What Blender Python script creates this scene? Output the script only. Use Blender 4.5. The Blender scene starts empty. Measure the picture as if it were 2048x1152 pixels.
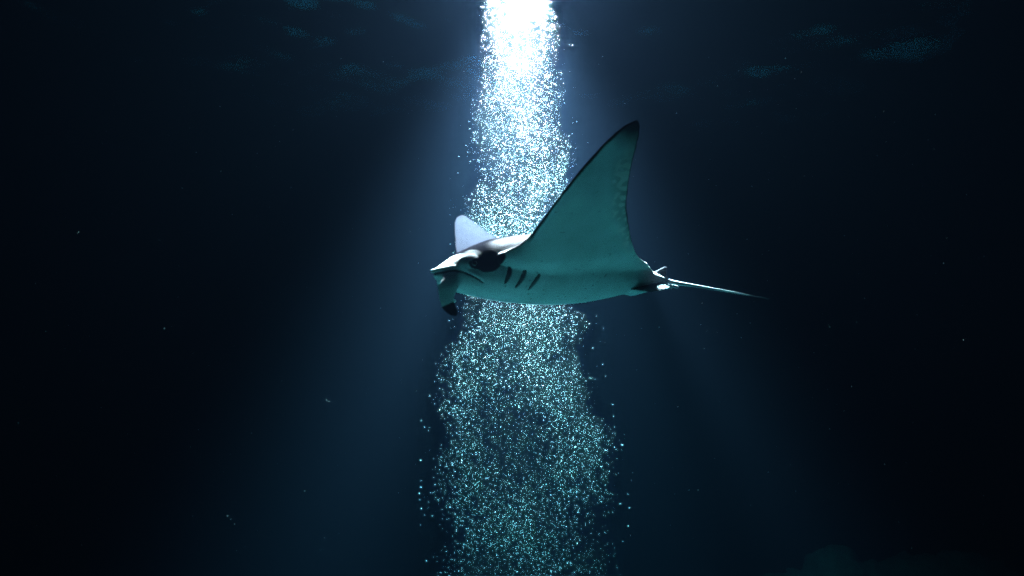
import bpy, bmesh, math, random
import numpy as np
from mathutils import Vector, Matrix, noise

scene = bpy.context.scene
COL = scene.collection
PI = math.pi

# ------------------------------------------------------------------ camera
SEABED_Z = 0.0
CAM_Z = 1.4
PITCH = math.radians(13.0)
cam_data = bpy.data.cameras.new("camera")
cam_data.lens = 24.0
cam_data.sensor_width = 36.0
cam_data.clip_start = 0.05
cam_data.clip_end = 500.0
cam = bpy.data.objects.new("camera", cam_data)
COL.objects.link(cam)
cam.location = (0, 0, CAM_Z)
cam.rotation_euler = (PI / 2 + PITCH, 0, 0)
scene.camera = cam

# ------------------------------------------------------------------ night sky above the water
world = bpy.data.worlds.new("World")
scene.world = world
world.use_nodes = True
wn = world.node_tree
bg = wn.nodes["Background"]
sky = wn.nodes.new("ShaderNodeTexSky")
sky.sky_type = 'NISHITA'
sky.sun_disc = False
sky.sun_elevation = math.radians(30.0)
sky.sun_rotation = math.radians(180.0)
wn.links.new(sky.outputs[0], bg.inputs[0])
bg.inputs[1].default_value = 0.15
world.cycles.sampling_method = 'NONE'

# ------------------------------------------------------------------ exposure and sampling
vs = scene.view_settings
vs.view_transform = 'Standard'
vs.look = 'None'
vs.exposure = 0.0
vs.gamma = 1.0
vs.use_curve_mapping = False
cy = scene.cycles
cy.use_denoising = True
try:
    cy.denoiser = 'OPENIMAGEDENOISE'
    cy.denoising_input_passes = 'RGB_ALBEDO_NORMAL'
    cy.denoising_prefilter = 'NONE'
except Exception:
    pass
cy.use_adaptive_sampling = False
cy.max_bounces = 6
cy.diffuse_bounces = 3
cy.glossy_bounces = 3
cy.transmission_bounces = 4
cy.volume_bounces = 0
cy.transparent_max_bounces = 8
cy.caustics_reflective = False
cy.caustics_refractive = False
cy.sample_clamp_indirect = 4.0

# the one light of the place: the floodlight at the surface (built below)
LAMP_POS = (0.055, 4.10, CAM_Z + 3.27)
LAMP_POWER = 1000000.0
LAMP_COLOR = (1.0, 0.20, 0.205)
LENS_STRENGTH = 40000.0


# ------------------------------------------------------------------ helpers
def tag(o, label=None, cat=None, group=None, kind=None):
    if label: o["label"] = label
    if cat: o["category"] = cat
    if group: o["group"] = group
    if kind: o["kind"] = kind
    return o


def mesh_obj(name, verts, faces, mat=None, parent=None, smooth=True):
    me = bpy.data.meshes.new(name)
    me.from_pydata([tuple(map(float, v)) for v in verts], [], faces)
    me.update()
    if smooth:
        me.polygons.foreach_set("use_smooth", np.ones(len(me.polygons), dtype=bool))
    if mat: me.materials.append(mat)
    o = bpy.data.objects.new(name, me)
    COL.objects.link(o)
    if parent: o.parent = parent
    return o


def empty(name, loc=(0, 0, 0)):
    o = bpy.data.objects.new(name, None)
    COL.objects.link(o)
    o.location = loc
    o.empty_display_size = 0.1
    return o


def loft(rings, close=True, caps=True):
    """rings: list of equal-length point lists -> verts, faces"""
    n = len(rings[0]); V = []; Fc = []
    for r in rings: V += [tuple(p) for p in r]
    for i in range(len(rings) - 1):
        for j in range(n if close else n - 1):
            k = (j + 1) % n
            Fc.append((i * n + j, i * n + k, (i + 1) * n + k, (i + 1) * n + j))
    if caps:
        Fc.append(tuple(reversed(range(n))))
        b = (len(rings) - 1) * n
        Fc.append(tuple(b + j for j in range(n)))
    return V, Fc


def tube(points, radii, n=10):
    """round tube along 3D points"""
    P = [Vector(p) for p in points]; rings = []
    up = Vector((0.13, 0.31, 0.94)).normalized()
    for i, p in enumerate(P):
        d = (P[min(i + 1, len(P) - 1)] - P[max(i - 1, 0)]).normalized()
        a = d.cross(up)
        if a.length < 1e-4: a = d.cross(Vector((1, 0, 0)))
        a.normalize(); b = d.cross(a).normalized()
        rings.append([p + radii[i] * (math.cos(t) * a + math.sin(t) * b)
                      for t in [2 * PI * j / n for j in range(n)]])
    return loft(rings)


def lathe(profile, n=40):
    """profile of (r, z) turned about Z"""
    return loft([[(r * math.cos(2 * PI * j / n), r * math.sin(2 * PI * j / n), z) for j in range(n)]
                 for r, z in profile], caps=True)


def new_mat(name):
    m = bpy.data.materials.new(name); m.use_nodes = True
    return m, m.node_tree, m.node_tree.nodes["Principled BSDF"]


def noise_color(nt, bsdf, c1, c2, scale, detail=6, rough=0.55, coord='Object', bump=0.0, bump_scale=None):
    tc = nt.nodes.new("ShaderNodeTexCoord")
    nz = nt.nodes.new("ShaderNodeTexNoise")
    nz.inputs["Scale"].default_value = scale; nz.inputs["Detail"].default_value = detail
    nz.inputs["Roughness"].default_value = rough
    rp = nt.nodes.new("ShaderNodeValToRGB")
    rp.color_ramp.elements[0].position = 0.3; rp.color_ramp.elements[1].position = 0.7
    rp.color_ramp.elements[0].color = (*c1, 1); rp.color_ramp.elements[1].color = (*c2, 1)
    nt.links.new(tc.outputs[coord], nz.inputs["Vector"])
    nt.links.new(nz.outputs["Fac"], rp.inputs["Fac"])
    nt.links.new(rp.outputs["Color"], bsdf.inputs["Base Color"])
    if bump:
        n2 = nt.nodes.new("ShaderNodeTexNoise"); n2.inputs["Scale"].default_value = bump_scale or scale * 4
        n2.inputs["Detail"].default_value = 6
        bp = nt.nodes.new("ShaderNodeBump"); bp.inputs["Strength"].default_value = bump
        bp.inputs["Distance"].default_value = 0.01
        nt.links.new(tc.outputs[coord], n2.inputs["Vector"])
        nt.links.new(n2.outputs["Fac"], bp.inputs["Height"])
        nt.links.new(bp.outputs["Normal"], bsdf.inputs["Normal"])


# ------------------------------------------------------------------ materials
m_sand, nt, b = new_mat("sand")
noise_color(nt, b, (0.66, 0.66, 0.65), (0.82, 0.82, 0.80), 1.5, bump=0.6, bump_scale=14)
b.inputs["Roughness"].default_value = 0.95

m_rock, nt, b = new_mat("rock")
noise_color(nt, b, (0.10, 0.11, 0.09), (0.32, 0.30, 0.24), 5, bump=0.8, bump_scale=22)
b.inputs["Roughness"].default_value = 0.9

m_skin, nt, b = new_mat("manta_skin")
at = nt.nodes.new("ShaderNodeVertexColor"); at.layer_name = "skin"
tc = nt.nodes.new("ShaderNodeTexCoord")
nz = nt.nodes.new("ShaderNodeTexNoise"); nz.inputs["Scale"].default_value = 9; nz.inputs["Detail"].default_value = 7
mr = nt.nodes.new("ShaderNodeMapRange"); mr.inputs[1].default_value = 0.3; mr.inputs[2].default_value = 0.7
mr.inputs[3].default_value = 0.86; mr.inputs[4].default_value = 1.06
mx = nt.nodes.new("ShaderNodeVectorMath"); mx.operation = 'SCALE'
nt.links.new(tc.outputs["Object"], nz.inputs["Vector"])
nt.links.new(nz.outputs["Fac"], mr.inputs[0])
nt.links.new(at.outputs["Color"], mx.inputs[0]); nt.links.new(mr.outputs[0], mx.inputs["Scale"])
nt.links.new(mx.outputs[0], b.inputs["Base Color"])
n2 = nt.nodes.new("ShaderNodeTexNoise"); n2.inputs["Scale"].default_value = 160; n2.inputs["Detail"].default_value = 3
bp = nt.nodes.new("ShaderNodeBump"); bp.inputs["Strength"].default_value = 0.12; bp.inputs["Distance"].default_value = 0.003
nt.links.new(tc.outputs["Object"], n2.inputs["Vector"]); nt.links.new(n2.outputs["Fac"], bp.inputs["Height"])
nt.links.new(bp.outputs["Normal"], b.inputs["Normal"])
b.inputs["Roughness"].default_value = 0.5
b.inputs["Specular IOR Level"].default_value = 0.0

m_black_skin, nt, b = new_mat("manta_black_skin")
noise_color(nt, b, (0.006, 0.006, 0.008), (0.012, 0.012, 0.014), 30)
b.inputs["Roughness"].default_value = 0.6

m_eye, nt, b = new_mat("manta_eye")
noise_color(nt, b, (0.004, 0.004, 0.005), (0.012, 0.011, 0.010), 60)
b.inputs["Roughness"].default_value = 0.12

m_iris, nt, b = new_mat("manta_iris")
noise_color(nt, b, (0.07, 0.055, 0.04), (0.13, 0.10, 0.07), 200)
b.inputs["Roughness"].default_value = 0.3

m_bubble, nt, b = new_mat("bubble_skin")
noise_color(nt, b, (0.80, 0.82, 0.82), (0.92, 0.94, 0.94), 3)
b.inputs["Roughness"].default_value = 0.18
b.inputs["Specular IOR Level"].default_value = 0.8

m_snow, nt, b = new_mat("marine_snow_flakes")
noise_color(nt, b, (0.45, 0.42, 0.36), (0.7, 0.68, 0.62), 4)
b.inputs["Roughness"].default_value = 0.9

m_metal, nt, b = new_mat("lamp_metal")
noise_color(nt, b, (0.03, 0.03, 0.035), (0.07, 0.07, 0.075), 12)
b.inputs["Roughness"].default_value = 0.4; b.inputs["Metallic"].default_value = 0.8

m_float, nt, b = new_mat("float_foam")
noise_color(nt, b, (0.55, 0.22, 0.04), (0.7, 0.3, 0.06), 8)
b.inputs["Roughness"].default_value = 0.7

m_rubber, nt, b = new_mat("cable_rubber")
noise_color(nt, b, (0.015, 0.015, 0.015), (0.03, 0.03, 0.03), 20)

m_lens = bpy.data.materials.new("lamp_lens"); m_lens.use_nodes = True
nt = m_lens.node_tree; nt.nodes.clear()
out = nt.nodes.new("ShaderNodeOutputMaterial"); em = nt.nodes.new("ShaderNodeEmission")
em.inputs[0].default_value = (*LAMP_COLOR, 1); em.inputs[1].default_value = LENS_STRENGTH
nt.links.new(em.outputs[0], out.inputs["Surface"])

m_water, nt, b = new_mat("water_surface")
b.inputs["Base Color"].default_value = (0.97, 0.99, 1.0, 1)
b.inputs["Transmission Weight"].default_value = 1.0
b.inputs["IOR"].default_value = 1.333
b.inputs["Roughness"].default_value = 0.0
tc = nt.nodes.new("ShaderNodeTexCoord")
n2 = nt.nodes.new("ShaderNodeTexNoise"); n2.inputs["Scale"].default_value = 3.2; n2.inputs["Detail"].default_value = 1.5
bp = nt.nodes.new("ShaderNodeBump"); bp.inputs["Strength"].default_value = 0.25; bp.inputs["Distance"].default_value = 0.04
nt.links.new(tc.outputs["Object"], n2.inputs["Vector"]); nt.links.new(n2.outputs["Fac"], bp.inputs["Height"])
nt.links.new(bp.outputs["Normal"], b.inputs["Normal"])

m_haze = bpy.data.materials.new("water_body"); m_haze.use_nodes = True
nt = m_haze.node_tree; nt.nodes.clear()
out = nt.nodes.new("ShaderNodeOutputMaterial"); pv = nt.nodes.new("ShaderNodeVolumePrincipled")


def set_water(sig_s, sig_a, g=0.2):
    d = 1.0
    pv.inputs["Density"].default_value = d
    c = [s / d for s in sig_s]
    ab = []
    for s, ci in zip(sig_a, c):
        v = s / d / (1 - ci)
        ab.append((1 - min(v, 1)) ** 2)
    pv.inputs["Color"].default_value = (*c, 1)
    pv.inputs["Absorption Color"].default_value = (*ab, 1)
    pv.inputs["Anisotropy"].default_value = g
    pv.inputs["Blackbody Intensity"].default_value = 0


set_water((0.0007, 0.00128, 0.0023), (0.76, 0.400, 0.385))
nt.links.new(pv.outputs[0], out.inputs["Volume"])

# ------------------------------------------------------------------ seabed
rng = np.random.default_rng(11)


def grid(x0, x1, y0, y1, nx, ny, hfun):
    xs = np.linspace(x0, x1, nx); ys = np.linspace(y0, y1, ny)
    V = []; Fc = []
    for y in ys:
        for x in xs: V.append((x, y, hfun(x, y)))
    for j in range(ny - 1):
        for i in range(nx - 1):
            a = j * nx + i
            Fc.append((a, a + 1, a + nx + 1, a + nx))
    return V, Fc


def h_sand(x, y):
    # the reef flat breaks off into a slope beyond the plume
    drop = -0.42 * max(0.0, y - 6.3) if y < 12 else -0.42 * 5.7 - 0.05 * (y - 12)
    return drop + (0.10 * noise.noise(Vector((x * .25, y * .25, 3.1))) + 0.018 * math.sin(9 * (x * .8 + y * .35) + 2.2 * noise.noise(Vector((x * .7, y * .7, 0)))))


V, Fc = grid(-40, 40, -30, 50, 240, 240, h_sand)
seabed = mesh_obj("seabed", V, Fc, m_sand)
tag(seabed, kind="structure")


def rock(seed, loc, size, label):
    bm = bmesh.new()
    bmesh.ops.create_icosphere(bm, subdivisions=5, radius=1.0)
    for v in bm.verts:
        p = v.co.copy()
        d = 1 + 0.42 * noise.noise(p * 1.1 + Vector((seed, 0, 0))) + 0.22 * noise.noise(p * 2.7 + Vector((0, seed, 0))) \
            + 0.11 * noise.noise(p * 6 + Vector((0, 0, seed))) + 0.05 * noise.noise(p * 14)
        d += 0.30 * abs(noise.noise(p * 3.6 + Vector((seed, seed, 0)))) - 0.22 * abs(noise.noise(p * 7.5 + Vector((0, seed, seed))))
        v.co = Vector((p.x * size[0], p.y * size[1], p.z * size[2])) * d
    me = bpy.data.meshes.new("reef_rock"); bm.to_mesh(me); bm.free()
    me.polygons.foreach_set("use_smooth", np.ones(len(me.polygons), dtype=bool))
    me.materials.append(m_rock)
    o = bpy.data.objects.new("reef_rock", me); COL.objects.link(o); o.location = loc
    return tag(o, label, "rock", "reef rocks at the edge of the dark")


rock(3.3, (3.30, 7.4, -0.15), (0.62, 0.6, 0.45), "dim craggy reef rock low in the dark, nearer the bubble plume")
rock(8.1, (4.55, 7.8, -0.35), (0.85, 0.7, 0.56), "dim broad reef rock low in the dark, farther to the right")

# ------------------------------------------------------------------ water surface
SURF_Z = CAM_Z + 3.46
nx, ny = 640, 560
gx, gy = np.meshgrid(np.linspace(-14, 14, nx), np.linspace(-2, 22, ny))
gz = np.full_like(gx, SURF_Z)
# ripples come in patches: their height swells and dies away across the surface
swell = .6 + .4 * np.sin(gx * .9 + 1.3 * np.sin(gy * .6)) * np.sin(gy * 1.1 + .8 * np.sin(gx * .7))
for i in range(22):
    lam = 0.20 * 1.19 ** i * rng.uniform(.9, 1.1)
    th = rng.normal(1.25, 0.55)
    bend = .5 * np.sin(gx * .8 + i) + .5 * np.sin(gy * .7 + 2 * i)
    gz += (0.0132 * lam ** 0.85) * (swell if lam < .9 else 1.0) * np.sin(2 * PI / lam * (math.cos(th) * gx + math.sin(th) * gy) + bend + rng.uniform(0, 6.28))
V = np.stack([gx.ravel(), gy.ravel(), gz.ravel()], 1).tolist()
ii = (np.arange(ny - 1)[:, None] * nx + np.arange(nx - 1)[None]).ravel()
Fc = np.stack([ii, ii + 1, ii + nx + 1, ii + nx], 1).tolist()
surf = mesh_obj("water_surface", V, Fc, m_water)
tag(surf, kind="structure")

# ------------------------------------------------------------------ the body of water (scatters and absorbs light)
bm = bmesh.new(); bmesh.ops.create_cube(bm, size=1.0)
me = bpy.data.meshes.new("haze"); bm.to_mesh(me); bm.free(); me.materials.append(m_haze)
haze = bpy.data.objects.new("haze", me); COL.objects.link(haze)
haze.scale = (90, 90, SURF_Z + 6.6); haze.location = (0, 10, (SURF_Z + .9 - 5.7) / 2)
tag(haze, kind="stuff")

# ------------------------------------------------------------------ floodlight hanging under its float
lamp = empty("floodlight", LAMP_POS)
tag(lamp, "blazing white floodlight hanging at the water surface above the bubble plume", "lamp")
GLOBE_R = 0.16
V, Fc = lathe([(GLOBE_R * math.sin(a), -.17 + GLOBE_R * math.cos(a)) for a in np.linspace(.80, PI - .02, 26)], 48)
mesh_obj("globe", V, Fc, m_lens, lamp)
V, Fc = lathe([(0.02, 0.06), (0.10, 0.06), (0.135, 0.03), (0.14, -0.03), (0.133, -0.045), (0.10, -0.045), (0.02, -0.04)])
mesh_obj("housing", V, Fc, m_metal, lamp)
V, Fc = lathe([(0.134, -0.047), (0.150, -0.046), (0.152, -0.062), (0.136, -0.064)])
mesh_obj("bezel", V, Fc, m_metal, lamp)
V, Fc = tube([(-0.14, 0, 0.02), (-0.17, 0, 0.05), (-0.15, 0, 0.14), (0, 0, 0.19), (0.15, 0, 0.14), (0.17, 0, 0.05), (0.14, 0, 0.02)], [0.009] * 7)
mesh_obj("bracket", V, Fc, m_metal, lamp)
V, Fc = lathe([(0.02, 0.17), (0.16, 0.18), (0.22, 0.21), (0.23, 0.26), (0.20, 0.31), (0.04, 0.33)])
mesh_obj("surface_float", V, Fc, m_float, lamp)
V, Fc = tube([(0.0, 0.02, 0.32), (0.03, 0.05, 0.36), (0.02, 0.04, 0.45), (0.05, 0.1, 0.6)], [0.009] * 4)
mesh_obj("cable", V, Fc, m_rubber, lamp)
sd = bpy.data.lights.new("beam", 'SPOT')
sd.energy = LAMP_POWER; sd.color = LAMP_COLOR; sd.spot_size = math.radians(66); sd.spot_blend = 1.0
sd.shadow_soft_size = 0.34
spot = bpy.data.objects.new("beam", sd); COL.objects.link(spot); spot.parent = lamp
spot.location = (0, 0, -0.36)

# ------------------------------------------------------------------ manta ray
A_H = math.radians(27.0); ROLL = math.radians(6.7)
hv = Vector((-math.cos(A_H), -math.sin(A_H), 0)); lv = Vector((math.sin(A_H), -math.cos(A_H), 0)); uv = Vector((0, 0, 1))
l2 = lv * math.cos(ROLL) + uv * math.sin(ROLL); u2 = uv * math.cos(ROLL) - lv * math.sin(ROLL)
rot = Matrix((hv, l2, u2)).transposed()
tilt = Matrix.Rotation(PITCH, 3, 'X')
manta = empty("manta_ray")
mw = (tilt @ rot).to_4x4()
mw.translation = tilt @ Vector((0.2, 3.5, 0.09)) + Vector((0, 0, CAM_Z))
manta.matrix_world = mw
tag(manta, "pale manta ray gliding left with raised wings in front of the bubble plume", "manta ray")

KS = np.array([0, .1, .15, .2, .25, .3, .35, .4, .45, .5, .55, .6, .65, .7, .75, .8, .85, .9, .95, .98, 1.0])
XLE = np.array([.40, .40, .395, .385, .360, .325, .309, .3015, .2974, .292, .288, .282, .2731, .2623, .2508, .2346, .2137, .192, .160, .132, .095])
XTE = np.array([-.66, -.566, -.513, -.46, -.408, -.358, -.308, -.262, -.2165, -.173, -.1334, -.097, -.067, -.0416, -.018, .003, .0212, .036, .053, .066, .09])
TH = np.array([.24, .24, .22, .195, .165, .135, .112, .094, .080, .068, .059, .051, .045, .040, .036, .032, .028, .025, .021, .018, .012])


def wing_rings():
    rings = []
    ks = np.linspace(-1, 1, 221)
    NP = 26
    for k in ks:
        a = abs(k)
        xl = np.interp(a, KS, XLE); xt = np.interp(a, KS, XTE); th = np.interp(a, KS, TH)
        if a > .28:   # small nicks along the trailing edge
            xt += 0.007 * noise.noise(Vector((a * 21, np.sign(k) * 3, 0))) + 0.006 * noise.noise(Vector((a * 43, np.sign(k) * 5, 0)))
        if k < 0:     # the far wing flexes a little further forward
            xl += np.interp(a, [0, .25, .4, .5, .6, .7, .8, 1], [0, .02, .045, .040, .018, -.002, -.010, 0])
        Y = 0.9 * k; Z = 0.475 * a ** 1.6
        # spanwise tangent -> thickness direction
        dz = 0.475 * 1.6 * a ** 0.6 * np.sign(k); dy = 0.9
        L = math.hypot(dy, dz); ny, nz_ = -dz / L, dy / L
        upper = []; lower = []
        for i in range(NP + 1):
            v = 0.5 - 0.5 * math.cos(PI * i / NP)      # 0 LE .. 1 TE
            x = xl + (xt - xl) * v
            prof = 2.6 * (0.2969 * math.sqrt(v) - 0.126 * v - 0.3516 * v ** 2 + 0.2843 * v ** 3 - 0.1015 * v ** 4) * 1.92
            t = max(th * prof * .5, 0.0065 if 0 < i < NP else 0.004)
            upper.append((x, Y + ny * t, Z + nz_ * t)); tl = t * (1 + 1.25 * math.exp(-((a - .31) / .13) ** 2)); lower.append((x, Y - ny * tl, Z - nz_ * tl))
        rings.append(upper + lower[::-1])
    return rings


BX = [(.640, .016, -.004, -.034), (.625, .040, .006, -.050), (.60, .066, .022, -.066), (.57, .088, .042, -.084), (.53, .112, .070, -.106),
      (.48, .136, .097, -.118), (.43, .152, .119, -.128), (.36, .172, .145, -.143), (.28, .195, .161, -.156),
      (.20, .215, .172, -.166), (.10, .228, .183, -.175), (.0, .228, .188, -.178), (-.10, .212, .181, -.175), (-.2, .185, .160, -.167),
      (-.3, .152, .127, -.153), (-.4, .115, .090, -.135), (-.5, .080, .052, -.115), (-.6, .050, .016, -.092), (-.68, .032, -.012, -.074), (-.74, .020, -.034, -.064)]


def body_rings():
    bx = np.array(BX)[::-1]
    xs = np.linspace(-.74, .64, 90)
    rings = []
    for x in xs:
        w, zt, zb = (np.interp(x, bx[:, 0], bx[:, i]) for i in (1, 2, 3))
        zc = zt * .5 + zb * .5; hh = (zt - zb) * .5
        r = []
        for j in range(40):
            t = 2 * PI * j / 40
            c, s = math.cos(t), math.sin(t)
            e = 2 / (2.25 if s > 0 else np.interp(x, [-.6, -.4, .15, .33], [2.1, 1.6, 1.6, 2.25]))
            r.append((x, w * np.sign(c) * abs(c) ** e, zc + hh * np.sign(s) * abs(s) ** e))
        rings.append(r)
    return rings


def ellipsoid(c, r, n=20, m=12):
    rings = []
    for i in range(m + 1):
        ph = PI * (i + .02) / (m + .04)
        rings.append([(c[0] + r[0] * math.sin(ph) * math.cos(2 * PI * j / n), c[1] + r[1] * math.sin(ph) * math.sin(2 * PI * j / n), c[2] + r[2] * math.cos(ph)) for j in range(n)])
    return loft(rings[::-1])


def paddle(cl, n=18):
    """cl: list of (center xyz, half width vec, half thickness vec)"""
    rings = []
    for c, wv, tv in cl:
        c, wv, tv = Vector(c), Vector(wv), Vector(tv)
        rings.append([c + wv * math.cos(2 * PI * j / n) + tv * math.sin(2 * PI * j / n) for j in range(n)])
    return loft(rings)


def resample(cl, m):
    P = np.array([np.concatenate([np.array(x, float) for x in row]) for row in cl])
    t = np.linspace(0, 1, len(P)); tt = np.linspace(0, 1, m)
    # Catmull-Rom
    outp = []
    for q in tt:
        f = q * (len(P) - 1); i = min(int(f), len(P) - 2); u = f - i
        p0, p1, p2, p3 = P[max(i - 1, 0)], P[i], P[i + 1], P[min(i + 2, len(P) - 1)]
        outp.append(.5 * ((2 * p1) + (-p0 + p2) * u + (2 * p0 - 5 * p1 + 4 * p2 - p3) * u * u + (-p0 + 3 * p1 - 3 * p2 + p3) * u ** 3))
    return [(r[:3], r[3:6], r[6:9]) for r in outp]


FIN_L = [((.560, .062, -.040), (.055, .004, .006), (0, .030, -.008)),
         ((.587, .080, -.075), (.048, .004, .010), (0, .022, -.008)),
         ((.609, .084, -.115), (.044, .004, .010), (0, .014, -.005)),
         ((.610, .078, -.150), (.038, .002, -.002), (0, .011, -.004)),
         ((.597, .068, -.184), (.031, .0, -.014), (0, .010, -.003)),
         ((.573, .058, -.208), (.021, .0, -.015), (0, .009, -.003)),
         ((.551, .050, -.225), (.007, .0, -.008), (0, .007, 0))]
FIN_R = [((.560, -.050, -.045), (.045, 0, .004), (0, .026, 0)),
         ((.575, -.050, -.085), (.030, 0, .008), (0, .020, 0)),
         ((.570, -.040, -.120), (.024, 0, .0), (0, .016, 0)),
         ((.550, -.028, -.145), (.018, 0, -.008), (0, .013, 0)),
         ((.525, -.020, -.155), (.008, 0, -.008), (0, .009, 0))]

parts = [loft(wing_rings()), loft(body_rings())]
parts.append(ellipsoid((.497, .108, .018), (.060, .034, .040)))
parts.append(ellipsoid((.497, -.108, .018), (.060, .034, .040)))
parts.append(paddle(resample(FIN_L, 26)))
parts.append(paddle(resample(FIN_R, 20)))
parts.append(ellipsoid((.626, .004, -.013), (.026, .024, .013)))
V = []; Fc = []
for v, f in parts:
    o_ = len(V); V += v; Fc += [tuple(i + o_ for i in q) for q in f]
raw = mesh_obj("raw_body", V, Fc)
md = raw.modifiers.new("remesh", 'REMESH'); md.mode = 'VOXEL'; md.voxel_size = 0.0048; md.use_smooth_shade = True
sm = raw.modifiers.new("smooth", 'SMOOTH'); sm.factor = 0.5; sm.iterations = 10
dg = bpy.context.evaluated_depsgraph_get()
body_me = bpy.data.meshes.new_from_object(raw.evaluated_get(dg))
bpy.data.objects.remove(raw)
body_me.name = "body"
nv = len(body_me.vertices)
co = np.empty(nv * 3, np.float32); body_me.vertices.foreach_get("co", co); co = co.reshape(-1, 3).astype(float)
no = np.empty(nv * 3, np.float32); body_me.vertices.foreach_get("normal", no); no = no.reshape(-1, 3).astype(float)


# fair the wing roots into the trunk
ne = len(body_me.edges)
ed = np.empty(ne * 2, np.int32); body_me.edges.foreach_get("vertices", ed); ed = ed.reshape(-1, 2)
deg = np.bincount(ed.ravel(), minlength=nv)
fair = np.exp(-((np.abs(co[:, 1]) - .23) / .13) ** 2) * np.clip((co[:, 0] + .50) / .12, 0, 1) * np.clip((.26 - co[:, 0]) / .08, 0, 1)
fi = np.where(fair > .02)[0]; fair = fair[fi][:, None] * .9
for _ in range(170):
    av = np.stack([np.bincount(ed[:, 0], co[ed[:, 1], i], nv) + np.bincount(ed[:, 1], co[ed[:, 0], i], nv) for i in range(3)], 1)
    co[fi] += fair * (av[fi] / deg[fi][:, None] - co[fi])
body_me.vertices.foreach_set("co", co.astype(np.float32).ravel()); body_me.update()
body_me.vertices.foreach_get("normal", no32 := np.empty(nv * 3, np.float32)); no = no32.reshape(-1, 3).astype(float)


def poly_dist(P, poly):
    """distance to a 3D polyline and the parameter along it"""
    best = np.full(len(P), 9.0); par = np.zeros(len(P))
    poly = np.array(poly, float); n = len(poly) - 1
    for i in range(n):
        a, b_ = poly[i], poly[i + 1]; d = b_ - a
        t = np.clip(((P - a) @ d) / (d @ d), 0, 1)
        dist = np.linalg.norm(P - (a + t[:, None] * d), axis=1)
        m = dist < best
        best[m] = dist[m]; par[m] = (i + t[m]) / n
    return best, par


def sstep(a, b_, x):
    t = np.clip((x - a) / (b_ - a), 0, 1); return t * t * (3 - 2 * t)


GILLS = [
    [(0.3300, 0.1864, 0.0026), (0.3285, 0.1775, -0.0265), (0.334, 0.167, -0.0563), (0.3425, 0.1506, -0.0847)],
    [(0.2554, 0.2006, -0.0102), (0.2596, 0.1949, -0.0402), (0.2695, 0.1795, -0.0738), (0.2854, 0.1498, -0.1058)],
    [(0.1862, 0.2070, -0.0483), (0.1885, 0.1985, -0.0688), (0.1985, 0.180, -0.0925), (0.2140, 0.1455, -0.1173)]]
MOUTH = [(0.640, 0.0, -0.024), (0.6228, 0.0411, -0.0228), (0.6051, 0.0598, -0.0205), (0.5767, 0.0824, -0.0187), (0.5433, 0.1035, -0.0259),
         (0.51, 0.118, -0.0416), (0.4761, 0.1248, -0.0609), (0.4425, 0.1214, -0.0814)]


from mathutils.bvhtree import BVHTree
bvh = BVHTree.FromPolygons([Vector(v) for v in co], [tuple(p.vertices) for p in body_me.polygons])


def densify(pl, m):
    q = resample([(p, p, p) for p in pl], m)
    return [tuple(bvh.find_nearest(Vector(r[0]))[0]) for r in q]


GILLS = [densify(g, 13) for g in GILLS]
MOUTH = densify(MOUTH, 24)


def mirror(pl): return [(x, -y, z) for x, y, z in pl]


sides = [1, -1]
# relief: gill grooves, mouth crease with a fuller upper lip, eye socket
orig = co.copy()
disp = np.zeros(nv)
gill_d = np.full(nv, 9.0); mouth_d = np.full(nv, 9.0); mouth_p = np.zeros(nv)
for sgn in sides:
    for g in GILLS:
        d, p = poly_dist(orig, g if sgn > 0 else mirror(g))
        w = 0.0085 * np.sin(np.clip(p, 0.03, .97) * PI) ** .6 + 0.003
        disp -= 0.012 * np.clip(1 - d / w, 0, 1) ** .7
        disp += 0.004 * np.exp(-((d - w * 1.3) / 0.008) ** 2)
        gill_d = np.minimum(gill_d, d / w)
    d, p = poly_dist(orig, MOUTH if sgn > 0 else mirror(MOUTH))
    m = d < mouth_d
    mouth_d[m] = d[m]; mouth_p[m] = p[m]
mouth_w = 0.0065 * (1 - .5 * mouth_p)
disp -= 0.009 * np.clip(1 - mouth_d / (mouth_w * 1.5), 0, 1)
mz = np.interp(orig[:, 0], [q[0] for q in MOUTH[::-1]], [q[2] for q in MOUTH[::-1]])
above = (orig[:, 2] > mz) & (orig[:, 0] > .43)
disp += np.where(above, 0.005 * np.exp(-((mouth_d - .017) / .010) ** 2), 0)
co = orig + no * disp[:, None]
body_me.vertices.foreach_set("co", co.astype(np.float32).ravel()); body_me.update()

# skin colours, in the animal's own coordinates
x, y, z = orig.T; ay = np.abs(y); k = ay / .9
zmid = .475 * k ** 1.6
zsplit = np.maximum(zmid, .060)
wob = np.array([noise.noise(Vector(p) * 14) for p in orig]); wob2 = np.array([noise.noise(Vector(p) * 34) for p in orig])
upper = sstep(-.006, .006, z - zsplit + .004 * wob)
slope = .475 * 1.6 / .9 * k ** .6
up_n = (no[:, 2] - no[:, 1] * np.sign(y) * slope) / np.sqrt(1 + slope ** 2)
wing_w = sstep(.24, .33, k)
upper = upper * (1 - wing_w) + wing_w * sstep(-.15, .15, up_n)
BELLY = np.array((.84, .85, .84)); BACK = np.array((.0072, .0068, .0092)); DARK = np.array((.008, .0075, .009))
skin = np.ones((nv, 4))
c = BELLY[None] * np.ones((nv, 1))


def blend(c, col, f): return c + (np.asarray(col) - c) * np.clip(f, 0, 1)[:, None]


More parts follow.
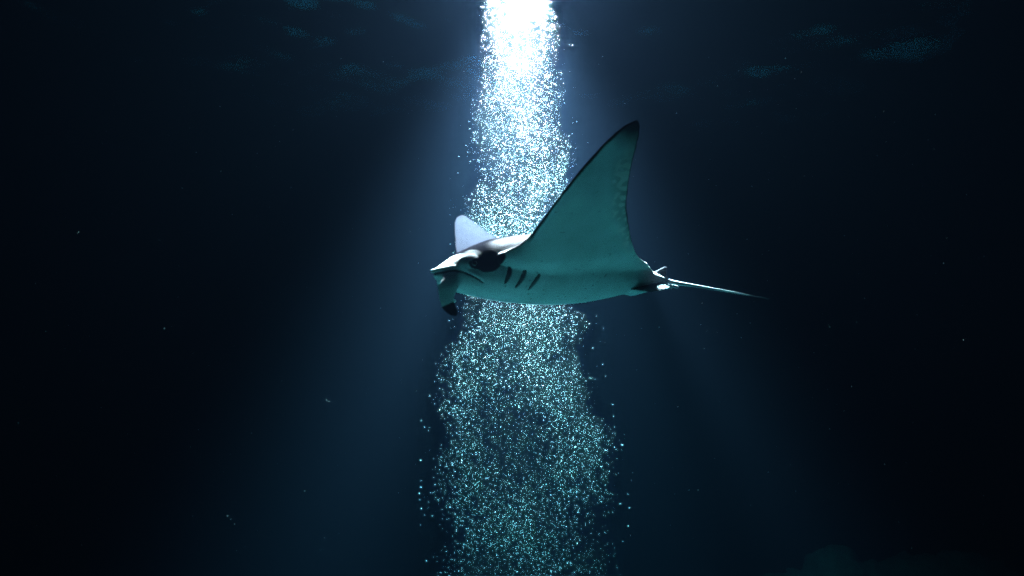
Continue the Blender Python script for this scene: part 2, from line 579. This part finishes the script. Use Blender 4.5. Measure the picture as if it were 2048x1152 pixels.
# underside: grey tip and trailing margins, light falloff painted into the outer wing, dark rims
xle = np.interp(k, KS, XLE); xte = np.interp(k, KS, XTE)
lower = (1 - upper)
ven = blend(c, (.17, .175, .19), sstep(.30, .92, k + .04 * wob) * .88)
freck = np.array([noise.noise(Vector(p) * 58 + Vector((3, 1, 7))) for p in orig])
ven = blend(ven, (.30, .31, .31), sstep(.50, .62, freck) * sstep(.05, .3, wob + .25) * .7)
ven = blend(ven, (.52, .54, .53), sstep(.05, .5, np.array([noise.noise(Vector(p) * 5.5) for p in orig])) * .25)
ven = blend(ven, (.12, .10, .095), sstep(.13, .02, x - xte + .03 * wob) * sstep(.24, .42, k) * .8)
ven = blend(ven, (.75, .58, .54), sstep(.06, .03, np.abs(x - xte - .035 + .02 * wob)) * sstep(.2, .5, wob2 + .35) * sstep(.25, .4, k) * sstep(.95, .6, k) * .75)
ven = blend(ven, DARK, sstep(.013, .003, xle - x + .004 * wob) * sstep(.33, .42, k))
ven = blend(ven, DARK, sstep(.010, .003, x - xte) * sstep(.2, .3, k))
ven = blend(ven, DARK, sstep(.88, .99, k + .02 * wob))
# back: slate with pale shoulders, dark stripe on the head
dor = BACK[None] * np.ones((nv, 1))
dor = blend(dor, (.15, .138, .144), sstep(.42, .34, x) * sstep(.02, .12, x) * sstep(.07, .12, ay) * sstep(.30, .24, ay))
dor = blend(dor, (.008, .007, .0098), sstep(.34, .46, x + .02 * wob) * sstep(.075, .045, ay))
dor = blend(dor, (.007, .0065, .008), sstep(.92, 1, k) * .7)
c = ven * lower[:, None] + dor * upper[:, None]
head = (ay > .03) & (ay < .22)
brow = np.sqrt(((x - .488) / .043) ** 2 + ((z - .056) / .026) ** 2)
def ell(cx, cz, rx, rz): return ((x - cx) / rx) ** 2 + ((z - cz) / rz) ** 2


blob = 1.0 * np.exp(-ell(.412, .034, .058, .050)) + .9 * np.exp(-ell(.430, -.004, .050, .034)) + 1.0 * np.exp(-ell(.488, .006, .034, .020)) + .06 * wob
side = np.where(head & (x > .3), 1.0, 0.0) * sstep(.06, .085, ay)
c = blend(c, (.15, .145, .15), side * sstep(1.15, .8, brow))
c = blend(c, DARK * .5, side * sstep(.48, .62, blob) * sstep(.75, 1.05, brow))
c = blend(c, (.10, .10, .12), side * sstep(.05, .02, np.abs(x - .535)) * sstep(.03, .0, np.abs(z - .022)) * .6)
c = blend(c, DARK * .4, sstep(1.2, .7, gill_d))
c = blend(c, (.03, .035, .035), sstep(1.5, .7, mouth_d / mouth_w) * .95)
fin = (x > .5) & (z < -.14) & (y > 0)
c = blend(c, DARK * .5, np.where(fin, sstep(.006, -.006, z + .157 + (x - .565) * .4 + .004 * wob), 0))
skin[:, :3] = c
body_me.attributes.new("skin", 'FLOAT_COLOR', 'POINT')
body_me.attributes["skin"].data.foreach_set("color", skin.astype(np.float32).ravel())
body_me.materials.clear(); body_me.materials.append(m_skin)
body = bpy.data.objects.new("body", body_me); COL.objects.link(body); body.parent = manta


def paint(o, f):
    me = o.data; a = me.attributes.new("skin", 'FLOAT_COLOR', 'POINT')
    a.data.foreach_set("color", np.array([(*f(v.co), 1) for v in me.vertices], np.float32).ravel())


def paint_n(o, f):
    me = o.data; a = me.attributes.new("skin", 'FLOAT_COLOR', 'POINT')
    a.data.foreach_set("color", np.array([(*f(v.normal), 1) for v in me.vertices], np.float32).ravel())


# eyes
for sgn in sides:
    V, Fc = ellipsoid((.490, sgn * .128, .010), (.021, .014, .017), 24, 14)
    e = mesh_obj("eye", V, Fc, m_eye, manta)
    rg = []
    for r_, h_ in [(.0165, .0080), (.0150, .0112), (.0105, .0128), (.0085, .0122), (.0085, .0100)]:
        rg.append([(.490 + r_ * math.cos(a), sgn * (.128 + h_), .010 + .82 * r_ * math.sin(a)) for a in [2 * PI * j / 24 for j in range(24)]])
    V, Fc = loft(rg, caps=False)
    mesh_obj("iris", V, Fc, m_iris, e)
# gill slits: dark crescents sunk in their grooves
for sgn in sides:
    for g in GILLS:
        g = g if sgn > 0 else mirror(g)
        pts = [Vector(q) for q in g]; L_ = []; R_ = []; B_ = []; m_ = len(pts) - 1
        for i, q in enumerate(pts):
            t = i / m_; n_ = bvh.find_nearest(q)[1]
            d = (pts[min(i + 1, m_)] - pts[max(i - 1, 0)]).normalized()
            s_ = d.cross(n_).normalized(); w = 0.0066 * math.sin(PI * (0.04 + .92 * t)) ** .8
            L_.append(q + s_ * w - n_ * .0020); R_.append(q - s_ * w - n_ * .0020); B_.append(q - n_ * .010)
        V, Fc = loft([[l_, b_, r_] for l_, b_, r_ in zip(L_, B_, R_)])
        mesh_obj("gill_slit", V, Fc, m_black_skin, manta)

# tail
tp = resample([((-.62, 0, -.040), (.034, 0, 0), (0, 0, 0)), ((-.70, 0, -.046), (.024, 0, 0), (0, 0, 0)), ((-.80, 0, -.060), (.0135, 0, 0), (0, 0, 0)), ((-.99, 0, -.083), (.0085, 0, 0), (0, 0, 0)),
               ((-1.25, 0, -.118), (.0058, 0, 0), (0, 0, 0)), ((-1.53, .0, -.158), (.0030, 0, 0), (0, 0, 0))], 40)
V, Fc = tube([p for p, _, _ in tp], [float(r[0]) for _, r, _ in tp], 12)
tail = mesh_obj("tail", V, Fc, m_skin, manta)
paint(tail, lambda p: np.array((.60, .60, .61)) + (np.array((.035, .035, .04)) - np.array((.60, .60, .61))) * min(max((-1.20 - p.x) / .20, 0), 1))
# dorsal fin
fr = []
for (zf, x0, x1, t) in [(-.035, -.600, -.765, .011), (-.018, -.632, -.755, .009), (-.002, -.664, -.750, .007), (.012, -.695, -.753, .005), (.024, -.724, -.757, .0035), (.031, -.745, -.760, .002)]:
    fr.append([(x0 + (x1 - x0) * (.5 - .5 * math.cos(a)), t * math.sin(a) * (1.0 if a < PI else 1.0), zf - .006 * (.5 - .5 * math.cos(a))) for a in [2 * PI * j / 16 for j in range(16)]])
V, Fc = loft(fr)
df = mesh_obj("dorsal_fin", V, Fc, m_skin, manta)
paint(df, lambda p: (.16, .15, .17) if p.x > -.745 else (.06, .055, .065))
# pelvic fins and claspers
for sgn in sides:
    rg = []
    for (t, xa, xb, yy, zz) in [(0, -.43, -.66, .020, -.092), (.35, -.455, -.690, .052, -.104), (.7, -.50, -.700, .080, -.116), (1.0, -.565, -.655, .100, -.124)]:
        rg.append([(xa + (xb - xa) * (.5 - .5 * math.cos(a)), sgn * yy, zz + (.010 - .007 * t) * math.sin(a) + .026 * (.5 - .5 * math.cos(a)) * (1 - .3 * t)) for a in [2 * PI * j / 16 for j in range(16)]])
    V, Fc = loft(rg)
    pf = mesh_obj("pelvic_fin", V, Fc, m_skin, manta)
    bm = bmesh.new(); bm.from_mesh(pf.data); bmesh.ops.recalc_face_normals(bm, faces=bm.faces); bm.to_mesh(pf.data); bm.free(); pf.data.update()
    paint_n(pf, lambda n_: (.74, .76, .75) if n_.z < .25 else (.20, .20, .205))
    V, Fc = tube([(-.66, sgn * .022, -.066), (-.72, sgn * .026, -.076), (-.77, sgn * .028, -.084), (-.80, sgn * .028, -.089), (-.806, sgn * .028, -.090)], [.010, .010, .009, .007, .002], 10)
    cl = mesh_obj("clasper", V, Fc, m_skin, manta)
    paint(cl, lambda p: (.5, .5, .5))

# ------------------------------------------------------------------ bubble plume
# (height above the camera, left edge x, right edge x); the plume leans away from the camera towards its foot
PL = np.array([(-2.25, -.55, .70), (-.918, -.612, .786), (-.565, -.591, .806), (-.209, -.592, .746), (.147, -.572, .726), (.469, -.547, .628), (.685, -.474, .518), (1.045, -.402, .464),
               (1.516, -.366, .410), (1.771, -.366, .429), (2.136, -.293, .430), (2.503, -.275, .424), (2.760, -.283, .376), (3.019, -.276, .358), (3.30, -.258, .340)])
rb = np.random.default_rng(5)


def vnoise(P, seed):
    """smooth value noise from summed sines"""
    r = np.random.default_rng(seed); v = np.zeros(len(P))
    for i in range(7):
        kx = r.normal(0, 1, 3); v += np.sin(P @ kx * 1.6 + r.uniform(0, 6.28))
    return v / 2.6


def plume_points(n):
    zz = rb.uniform(-1.35, 3.32, n)
    xl_ = np.interp(zz, PL[:, 0], PL[:, 1]); xr_ = np.interp(zz, PL[:, 0], PL[:, 2])
    # ragged edge that wanders with height
    wb = np.interp(zz, [2.2, 2.9], [1, .3])
    xl_ = xl_ + wb * (.05 * np.sin(zz * 7.1 + 1) + .035 * np.sin(zz * 17.3)); xr_ = xr_ + wb * (.05 * np.sin(zz * 6.3 + 2) + .035 * np.sin(zz * 15.1 + 1))
    cx = (xl_ + xr_) / 2; hw = (xr_ - xl_) / 2 * np.interp(zz, [2.3, 2.7, 3.1], [1, .92, .84])
    rr = np.sqrt(rb.uniform(0, 1, n)) * np.where(rb.uniform(0, 1, n) < .12, 1 + np.minimum(rb.exponential(.10, n), .4), 1.0); th = rb.uniform(0, 2 * PI, n)
    u = rr * np.cos(th); w = rr * np.sin(th)
    X = cx + u * hw; Yp = 5.13 - .2 * zz - .12 * sstep(1.8, 3.1, zz) + w * hw * .75
    P = np.stack([X, Yp, zz], 1)
    # strands: stretched noise, two main columns low down
    nz_ = vnoise(P * np.array((9, 9, 2.2)), 3) * .55 + vnoise(P * np.array((22, 22, 6)), 4) * .45
    low = np.clip((1.6 - zz) / 1.4, 0, 1)
    wander = .10 * np.sin(zz * 4.1 + 1.0)
    foot = sstep(-.1, -.55, zz)
    uc = np.interp(zz, [-.6, .15, 1.0, 1.6], [.45, .56, .32, .25])
    strand = .8 * np.exp(-((u + .62 + wander) / .22) ** 2) + (1 - .75 * foot) * np.exp(-((u - uc - wander) / .30) ** 2) \
        + foot * .8 * np.exp(-((u + .02 - wander) / .22) ** 2)
    keep = (.62 + .42 * nz_) * (1 - low) + low * np.clip(.30 + .52 * strand + .36 * nz_, .05, 1)
    keep *= np.clip(1.25 - .75 * rr ** 6, .22, 1)
    keep *= np.interp(zz, [-2.2, -.9, 0, 1, 2, 3.3], [.34, .42, .60, .72, .48, .38])
    ok = rb.uniform(0, 1, n) < keep
    return P[ok]


def bubble_mesh(name, P, R, squash, sub, mat):
    bm = bmesh.new(); bmesh.ops.create_icosphere(bm, subdivisions=sub, radius=1.0)
    bm.verts.ensure_lookup_table()
    bv = np.array([v.co[:] for v in bm.verts]); bf = np.array([[v.index for v in f.verts] for f in bm.faces]); bm.free()
    n = len(P)
    V = (bv[None] * (R[:, None, None] * squash[:, None, :]) + P[:, None, :]).reshape(-1, 3)
    Fa = (bf[None] + (np.arange(n) * len(bv))[:, None, None]).reshape(-1, 3)
    me = bpy.data.meshes.new(name)
    me.vertices.add(len(V)); me.vertices.foreach_set("co", V.astype(np.float32).ravel())
    me.loops.add(len(Fa) * 3); me.loops.foreach_set("vertex_index", Fa.astype(np.int32).ravel())
    me.polygons.add(len(Fa)); me.polygons.foreach_set("loop_start", (np.arange(len(Fa)) * 3).astype(np.int32))
    me.polygons.foreach_set("loop_total", np.full(len(Fa), 3, np.int32))
    me.polygons.foreach_set("use_smooth", np.ones(len(Fa), dtype=bool))
    me.update(calc_edges=True); me.materials.append(mat)
    o = bpy.data.objects.new(name, me); COL.objects.link(o)
    return o


N_CAND = 130000
P = plume_points(N_CAND); P[:, 2] += CAM_Z
d_l = np.linalg.norm(P - np.array(LAMP_POS) - np.array((0, 0, -.17)), axis=1)
P = P[(d_l > .20) & (P[:, 2] < SURF_Z - .12)]
R = np.clip(rb.lognormal(math.log(.0019), .48, len(P)), .0010, .0075)
R *= 1 - .26 * sstep(1.6, .7, P[:, 2] - CAM_Z) - .12 * sstep(1.9, 2.7, P[:, 2] - CAM_Z)
sq = np.stack([rb.uniform(.95, 1.35, len(P)), rb.uniform(.95, 1.35, len(P)), rb.uniform(.65, .95, len(P))], 1)
plume = bubble_mesh("bubble_plume", P, R, sq, 1, m_bubble)
tag(plume, "tall column of countless tiny bright air bubbles rising to the lamp", "bubbles", kind="stuff")

# stray bubbles one can pick out beside the plume
base = None
for i in range(70):
    zz = rb.uniform(-.85, 2.9); sgn = rb.choice([-1, 1])
    e = np.interp(zz, PL[:, 0], PL[:, 1 if sgn < 0 else 2])
    xx = e + sgn * abs(rb.normal(.035, .045)); yy = 5.13 - .2 * zz + rb.normal(0, .12)
    r = float(np.clip(rb.normal(.0038, .0012), .002, .0065))
    if base is None:
        base = bubble_mesh("bubble", np.zeros((1, 3)), np.ones(1), np.array([[1.1, 1.1, .85]]), 3, m_bubble); o = base
    else:
        o = base.copy(); COL.objects.link(o)
    o.location = (xx, yy, zz + CAM_Z); o.scale = (r, r, r); o.rotation_euler = (rb.normal(0, .3), rb.normal(0, .3), 0)
    tag(o, "single stray air bubble drifting beside the edge of the bubble plume", "bubble", "stray bubbles beside the plume")

# ------------------------------------------------------------------ marine snow drifting in the water
n = 1300
yy = rb.uniform(1.5, 9, n)
P = np.stack([rb.uniform(-.72, .72, n) * yy, yy, CAM_Z + yy * rb.uniform(-.15, .62, n)], 1)
P = P[(P[:, 2] < SURF_Z - .15) & (P[:, 2] > .4)]
R = np.clip(rb.lognormal(math.log(.0009), .45, len(P)), .0004, .0015)
snow = bubble_mesh("marine_snow", P, R, rb.uniform(.5, 1.5, (len(P), 3)), 1, m_snow)
tag(snow, "fine pale specks drifting in the dark water", "specks", kind="stuff")
print("bubbles", len(plume.data.polygons) // 20, "body verts", nv)
